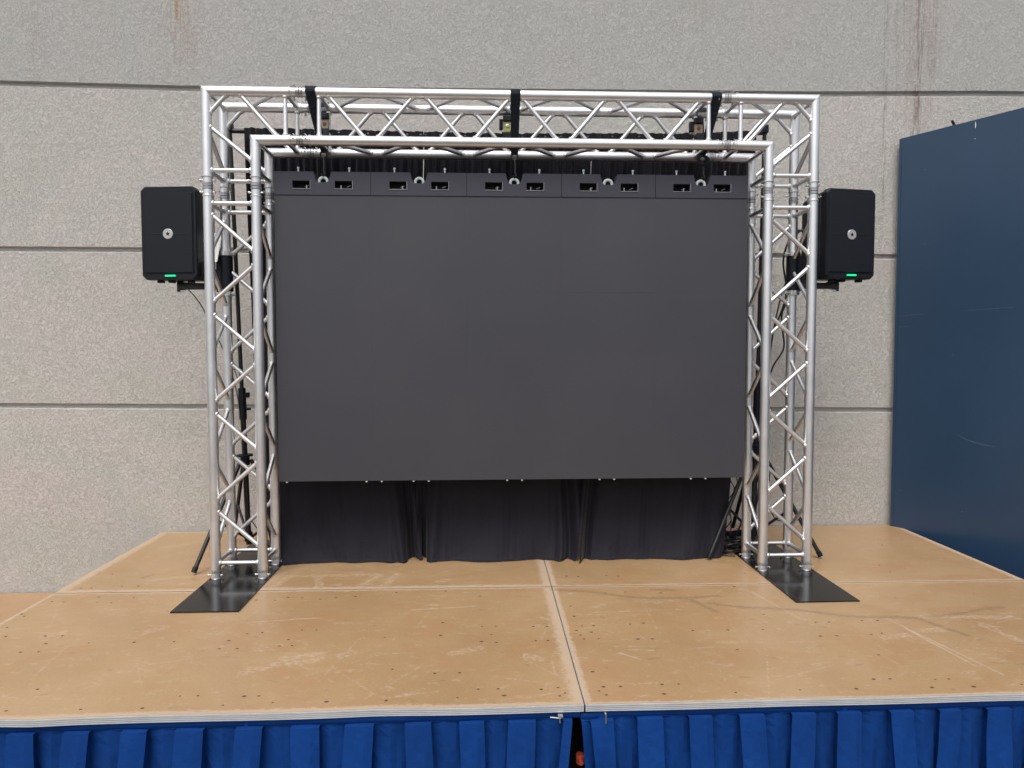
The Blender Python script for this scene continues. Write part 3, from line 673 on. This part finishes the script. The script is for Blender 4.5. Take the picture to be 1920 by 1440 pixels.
# ------------------------------------------------------------ speakers on brackets
def speaker(label):
    root = thing('loudspeaker', label, 'loudspeaker', (0, 0, 0), 0, 'black loudspeakers on the truss')
    w_, h, d = .300, .482, .27; ch = .022
    def outl(hw, hh, c, y): return [(-hw+c, y, -hh), (hw-c, y, -hh), (hw, y, -hh+c), (hw, y, hh-c), (hw-c, y, hh), (-hw+c, y, hh), (-hw, y, hh-c), (-hw, y, -hh+c)]
    def curve(pts, dz): return [(x, y, z+(dz*(1-(x/(w_/2))**2) if abs(z) > h/2-.03 and z > 0 else 0)) for x, y, z in pts]
    m = MB(); m.loft([outl(w_/2-.004, h/2-.004, ch, 0), outl(w_/2, h/2, ch, .006), outl(w_/2, h/2, ch, .05), outl(w_/2-.008, h/2-.003, ch, .07), outl(w_/2-.026, h/2-.012, ch, d-.02), outl(w_/2-.034, h/2-.024, ch, d)], smooth=False)
    cab = m.build('cabinet', M_BLACK, root)
    m = MB(); m.loft([[(-.134, -.0005, -.207), (.134, -.0005, -.207), (.134, -.0005, .207), (-.134, -.0005, .207)], [(-.128, -.007, -.204), (.128, -.007, -.204), (.128, -.007, .204), (-.128, -.007, .204)]], smooth=False)
    m.build('grille', M_GRILLE, root)
    m = MB(); m.box((0, -.0075, -.005), (.20, .003, .0022)); m.build('trim_line', M_BSTEEL, root)
    m = MB(); m.lathe((0, -.006, -.005), (0, -1, 0), [(0, .027), (.003, .027), (.0045, .025)], 28); bd = m.build('badge', M_BADGE, root)
    m = MB(); st = []
    for k in range(10):
        a = R(90+36*k); r = .0135 if k % 2 == 0 else .0056; st.append((r*math.cos(a), -.0112, -.005+r*math.sin(a)))
    c = (0, -.0122, -.005)
    m.add(st+[c], [[k, (k+1) % 10, 10] for k in range(10)]); m.build('star', M_BLACK, bd)
    m = MB(); m.torus((0, -.0104, -.005), (0, 1, 0), .0190, .0004, 28, 6); m.build('ring', M_BSTEEL, bd)
    m = MB(); m.box((.006, -.004, -.2215), (.055, .010, .008), 0, .002); m.build('power_light', M_GREEN, root)
    for sx in (-1, 1):
        for sz in (-1, 1):
            m = MB(); m.lathe((sx*.088, .0008, sz*.2225), (0, -1, 0), [(0, .006), (.002, .005), (.0015, .003)], 10); m.build('screw', M_DARK, root)
    for x in (-.075, -.015, .09):
        m = MB(); m.box((x, .05, -h/2-.006), (.028, .03, .014), 0, .002); m.build('foot', M_BLACK, root)
    m = MB(); m.lathe((0, .15, -h/2-.002), (0, 0, -1), [(0, .03), (.004, .03), (.005, .024)], 18); m.build('pole_socket', M_BLACK, root)
    return root
s1 = speaker('black loudspeaker with a clear star badge, beside the left truss column'); s1.location = (-1.808, .10, 1.795); s1.rotation_euler = (0, 0, -.10)
s2 = copy_tree(s1); s2.location = (1.812, .10, 1.808); s2.rotation_euler = (0, 0, .17); s2['label'] = 'black loudspeaker between the right truss column and the blue partition'

def bracket(label, sx, z):
    root = thing('speaker_bracket', label, 'bracket', (sx*W2, S+.0071*sx*W2, z), 0, 'speaker brackets clamped to the truss')
    m = MB(); m.lathe((0, 0, -.095), (0, 0, 1), [(0, .028), (.001, .034), (.189, .034), (.19, .028)], 24); m.box((sx*.03, .0, 0), (.035, .05, .2), 0, .003)
    m.build('clamp_sleeve', M_BLACK, root)
    for zz in (-.108, .108):
        m = MB(); m.lathe((0, 0, zz-.013), (0, 0, 1), [(0, .0265), (.001, .039), (.025, .039), (.026, .0265)], 24); m.box((-sx*.035, -.012, zz), (.03, .012, .02), 0, .002)
        m.tube((-sx*.036, -.035, zz), (-sx*.036, .03, zz), .004, 8); m.build('clamp_band', M_PIN, root)
    m = MB(); m.box((sx*.14, 0, -.068), (.24, .036, .034), 0, .003); m.add([(sx*.03, -.01, -.05), (sx*.03, -.01, .05), (sx*.12, -.01, -.05), (sx*.03, .01, -.05), (sx*.03, .01, .05), (sx*.12, .01, -.05)], [[0, 1, 2], [3, 5, 4], [1, 4, 5, 2], [0, 3, 4, 1]])
    m.build('arm', M_BSTEEL, root)
    m = MB(); m.tube((sx*.248, 0, -.098), (sx*.248, 0, .06), .0175, 18); m.build('mounting_spigot', M_BSTEEL, root)
    m = MB(); c = Vector((sx*.215, -.02, -.09)); m.tube(c, c+Vector((0, -.02, -.006)), .004, 8); m.box(c+Vector((0, -.024, -.006)), (.028, .005, .009), 0, .002); m.build('wing_screw', M_PIN, root)
bracket('speaker bracket clamped round the left column, beside the added white card', -1, 1.598)
bracket('speaker bracket clamped round the right column, with cables hanging by it', 1, 1.61)
m = MB(); m.box((0, 0, 0), (.075, .003, .17)); tc = m.build('stand_in_card', M_STANDIN, label='added white card standing in for a bright patch seen through the left column', cat='card')  # white card added in place of an unidentified bright patch

# ------------------------------------------------------------ drape stands, crossbar, drapes
def stand(label, cx, cy, top, hub, feet_a, rad):
    root = thing('drape_stand', label, 'tripod stand', (cx, cy, 0), 0, 'black tripod stands of the backdrop')
    tx = top[0]-cx
    def P(z): return Vector((tx*z/2.42, 0, z))
    m = MB(); m.tube(P(.07), P(.95), .0155, 16); m.build('lower_pole', M_BSTEEL, root)
    m = MB(); m.tube(P(.93), P(top[1]), .0115, 14); m.build('upper_pole', M_BSTEEL, root)
    m = MB(); m.tube(P(.79), P(.97), .021, 16); m.box(P(.93)+Vector((.03, -.005, 0)), (.022, .03, .03), 0, .003); m.tube(P(.85)+Vector((.02, 0, 0)), P(.85)+Vector((.045, 0, 0)), .008, 10); m.build('collar', M_BLACK, root)
    m = MB(); m.tube(P(hub-.03), P(hub+.025), .026, 16); m.tube(P(hub+.02), P(hub+.03), .045, 16); m.build('leg_hub', M_BLACK, root)
    m = MB(); m.tube(P(.09), P(.14), .023, 16); m.build('lower_collar', M_BLACK, root)
    for k in range(3):
        a = R(feet_a+120*k); e = Vector((math.cos(a), math.sin(a), 0))
        p, q = P(hub)+e*.03, e*rad+Vector((0, 0, .014))
        m = MB(); m.tube(p, q, .0115, 10); m.build('leg', M_BSTEEL, root)
        m = MB(); mid = p+(q-p)*.55; m.tube(P(.115)+e*.02, mid, .008, 8); m.build('brace', M_BSTEEL, root)
        m = MB(); m.tube(q+(p-q).normalized()*.03, q, .0145, 10); m.build('rubber_foot', M_BLACK, root)
    m = MB(); m.box(P(top[1])+Vector((0, 0, 0)), (.035, .04, .045), 0, .005); m.build('top_bracket', M_BLACK, root)
stand('black tripod stand behind the left truss column', -1.522, .40, (-1.587, 2.43), .56, -118, .385)
stand('black tripod stand behind the right truss column', 1.415, .40, (1.448, 2.45), .60, -150, .37)
tc.location = (-1.618, .20, 1.735); tc.rotation_euler = (R(-18), 0, R(-12))  # added card leans back to catch light from above
m = MB(); m.path([(-1.60, .4, 2.412), (-.79, .4, 2.398), (-.03, .4, 2.388), (.73, .4, 2.396), (1.46, .4, 2.432)], .0135, 12); m.build('crossbar', M_BSTEEL, label='black horizontal pipe carrying the drapes behind the truss', cat='crossbar')

def drape(label, tl, tr, ml, mr, bl, br, seed, gl, gr, hem, back=False, er=.6):
    r = random.Random(seed); N = 260; rows = []
    ph = [r.uniform(0, 6.28) for _ in range(12)]
    zt = 2.412
    zs = [0.0, .004, .02, .05, .09, .14, .2, .28, .36, .44, .54, .66, .85, 1.1, 1.4, 1.7, 1.95, 2.1, 2.2, 2.28, 2.33, 2.37, 2.385, 2.412, 2.426]
    m = MB()
    for z in zs:
        t = z/2.426
        if z > .42: k = (z-.42)/(2.3-.42); k = min(1, max(0, k)); xl, xr, yb = ml+(tl-ml)*k, mr+(tr-mr)*k, .335+(.385-.335)*k
        else: k = z/.42; xl, xr, yb = bl+(ml-bl)*k**.6, br+(mr-br)*k**er, .272+(.335-.272)*k**.8
        row = []
        for i in range(N+1):
            u = i/N; uu = u+.012*math.sin(6.28*u*3+ph[0])*(1-t)
            x = xl+(xr-xl)*uu
            top = .012*math.sin(u*150*(tr-tl)+ph[1]+1.2*math.sin(u*21+ph[2])) + .008*math.sin(u*83*(tr-tl)+ph[3])
            # gathered folds near the edges, flat in the middle
            e = gl*math.exp(-(u/.10)**2)+gr*math.exp(-((1-u)/.12)**2)
            low = e*.034*math.sin(u*(52+8*math.sin(ph[3]))+ph[4]+5*(z-.2)*(1 if u > .5 else -1))+.009*math.sin(u*14+ph[6]+z*2.5)+.004*math.sin(u*31+ph[7]-z*3)
            kk = min(1, max(0, (z-.9)/1.2)); kk = kk*kk*(3-2*kk)
            y = yb+low*(1-kk)+top*(.10+.90*kk)*(1 if z > .7 else .4)
            sw = math.exp(-z/.09)
            rc = (min(1, max(0, (u-.90)/.03)) if back else 0)+(min(1, max(0, (.06-u)/.03)) if seed == 2 else 0)
            y += .05*rc*min(1, max(0, (1.2-z)/.5)); x += .004*rc*math.sin(u*300)
            y += -sw*((.0 if rc > .3 else .034)+.012*math.sin(u*9+ph[8])+.008*math.sin(u*27+ph[9]))
            zz = z
            if z > 2.34: y = .4+(-1 if z < 2.43 else 1)*.018+.4*top; zz += -.018*(1-abs(u*(tr-tl)+tl)/1.6)+.002*math.sin(u*60*(tr-tl)+ph[10])+(.016 if tl+(tr-tl)*u > 1.0 else 0)*(tl+(tr-tl)*u-1.0)/.42
            if z < .1: zz = z+hem(u)*math.exp(-z/.05)
            row.append((x, y, max(zz, .003)))
        rows.append(row)
    m.grid(rows, True)
    # hem turned in at the floor
    b0 = rows[0]; m.grid([[(x, y+.03, .002) for x, y, z in b0], b0], True)
    # back of the rod pocket
    m.grid([rows[-1], [(x, .419, z-.01) for x, y, z in rows[-1]], [(x, .418, z-.05) for x, y, z in rows[-1]]], True)
    m.build('drape', M_DRAPE, label=label, cat='curtain', group='black drapes of the backdrop', fixn=False)
drape('black drape at the left, its hem ending beside the left column', -1.502, -.5035, -1.45, -.540, -1.30, -.522, 1, .2, 1.2, lambda u: .01*min(1, max(0, u-.93)*25), True)
drape('widest black drape, hanging in the middle behind the screen', -.502, .4425, -.556, .380, -.550, .338, 2, .8, 1.1, lambda u: .022*max(0, u-.72)+.01*min(1, max(0, .045-u)*40), False, .3)
drape('black drape at the right, bunched on the floor where it starts', .444, 1.395, .366, 1.25, .346, 1.165, 3, 1.3, .25, lambda u: .03*max(0, u-.85))

# ------------------------------------------------------------ cables
def smooth(pts, n=8):
    P = [Vector(p) for p in pts]; P = [P[0]]+P+[P[-1]]; out = []
    for i in range(1, len(P)-2):
        for k in range(n):
            t = k/n; a, b, c, d = P[i-1], P[i], P[i+1], P[i+2]
            out.append(.5*((2*b)+(c-a)*t+(2*a-5*b+4*c-d)*t*t+(3*b-a-3*c+d)*t**3))
    out.append(P[-2]); return out
def cable(label, pts, r=.0035, name='cable'):
    m = MB(); m.path(smooth(pts), r, 7); return m.build(name, M_BSTEEL, label=label, cat='cable', group='black cables')
cable('black cable dropping from under the left loudspeaker to the backdrop stand', [(-1.80, .28, 1.53), (-1.74, .34, 1.43), (-1.63, .38, 1.16), (-1.575, .38, .97), (-1.55, .38, .80), (-1.535, .38, .6), (-1.53, .37, .3), (-1.45, .36, .15), (-1.38, .4, .012)], .003)
cable('thin black cable looping beside the collar of the left backdrop stand', [(-1.62, .33, 1.5), (-1.60, .35, 1.2), (-1.565, .36, 1.05), (-1.535, .36, .98), (-1.53, .36, .90)], .0025)
cable('black cable hanging from the right bracket, leftmost of that bundle', [(1.70, .3, 1.86), (1.60, .33, 1.85), (1.545, .34, 1.70), (1.565, .34, 1.5), (1.50, .35, 1.3), (1.44, .37, 1.15), (1.44, .38, .7), (1.43, .38, .3), (1.33, .36, .05)], .0055)
cable('black cable looping out wide from the right bracket before dropping', [(1.72, .3, 1.80), (1.64, .31, 1.86), (1.585, .32, 1.78), (1.60, .33, 1.55), (1.54, .34, 1.38), (1.56, .35, 1.2), (1.50, .36, 1.08), (1.46, .38, .9), (1.45, .38, .5), (1.30, .42, .03)], .005)
cable('thin black cable on the right running straight down inside the column', [(1.68, .28, 1.62), (1.60, .3, 1.60), (1.55, .32, 1.56), (1.50, .33, 1.35), (1.47, .34, 1.1), (1.455, .35, .8), (1.47, .4, .4), (1.52, .45, .25), (1.50, .47, .1), (1.40, .45, .02)], .0045)
cable('black cable swinging low from the right tripod stand toward its base', [(1.43, .38, .65), (1.49, .36, .50), (1.48, .36, .32), (1.52, .38, .22), (1.58, .42, .17), (1.66, .46, .2)], .0035)
for k, lab in enumerate(('black cable strung beside the right edge of the drape, nearest the cloth', 'black cable strung beside the right edge of the drape, nearest the tripod')):
    cable(lab, [(1.30+.04*k, .42, .62), (1.27+.05*k, .42, .45), (1.30+.02*k, .40, .36), (1.25+.03*k, .42, .27), (1.29, .42, .18), (1.23+.05*k, .40, .10), (1.26, .40, .03), (1.20, .30, .008), (1.26, .26, .008)], .0032)
rr = random.Random(4); m = MB()
for k in range(7):
    cx, cy, rd = 1.29+rr.uniform(-.04, .05), .42+rr.uniform(-.05, .05), rr.uniform(.05, .10)
    m.path([(cx+rd*1.1*math.cos(a*.35), cy+rd*math.sin(a*.35), .012+.011*k+.006*math.sin(a)) for a in range(0, 19)], .0048, 7)
m.build('cable_coil', M_BSTEEL, label='heap of coiled black cable on the deck behind the right tripod leg', cat='cable')
pb = thing('power_box', 'small power adapter with a pink label on the cable heap', 'power adapter', (1.30, .44, .085), .3)
m = MB(); m.box((0, 0, .015), (.11, .06, .03), 0, .005); m.build('case', M_BLACK, pb)
m = MB(); m.box((0, -.001, .0305), (.08, .045, .002)); m.build('label_sticker', mat_simple('pink_label', (.65, .3, .3), .5), pb)
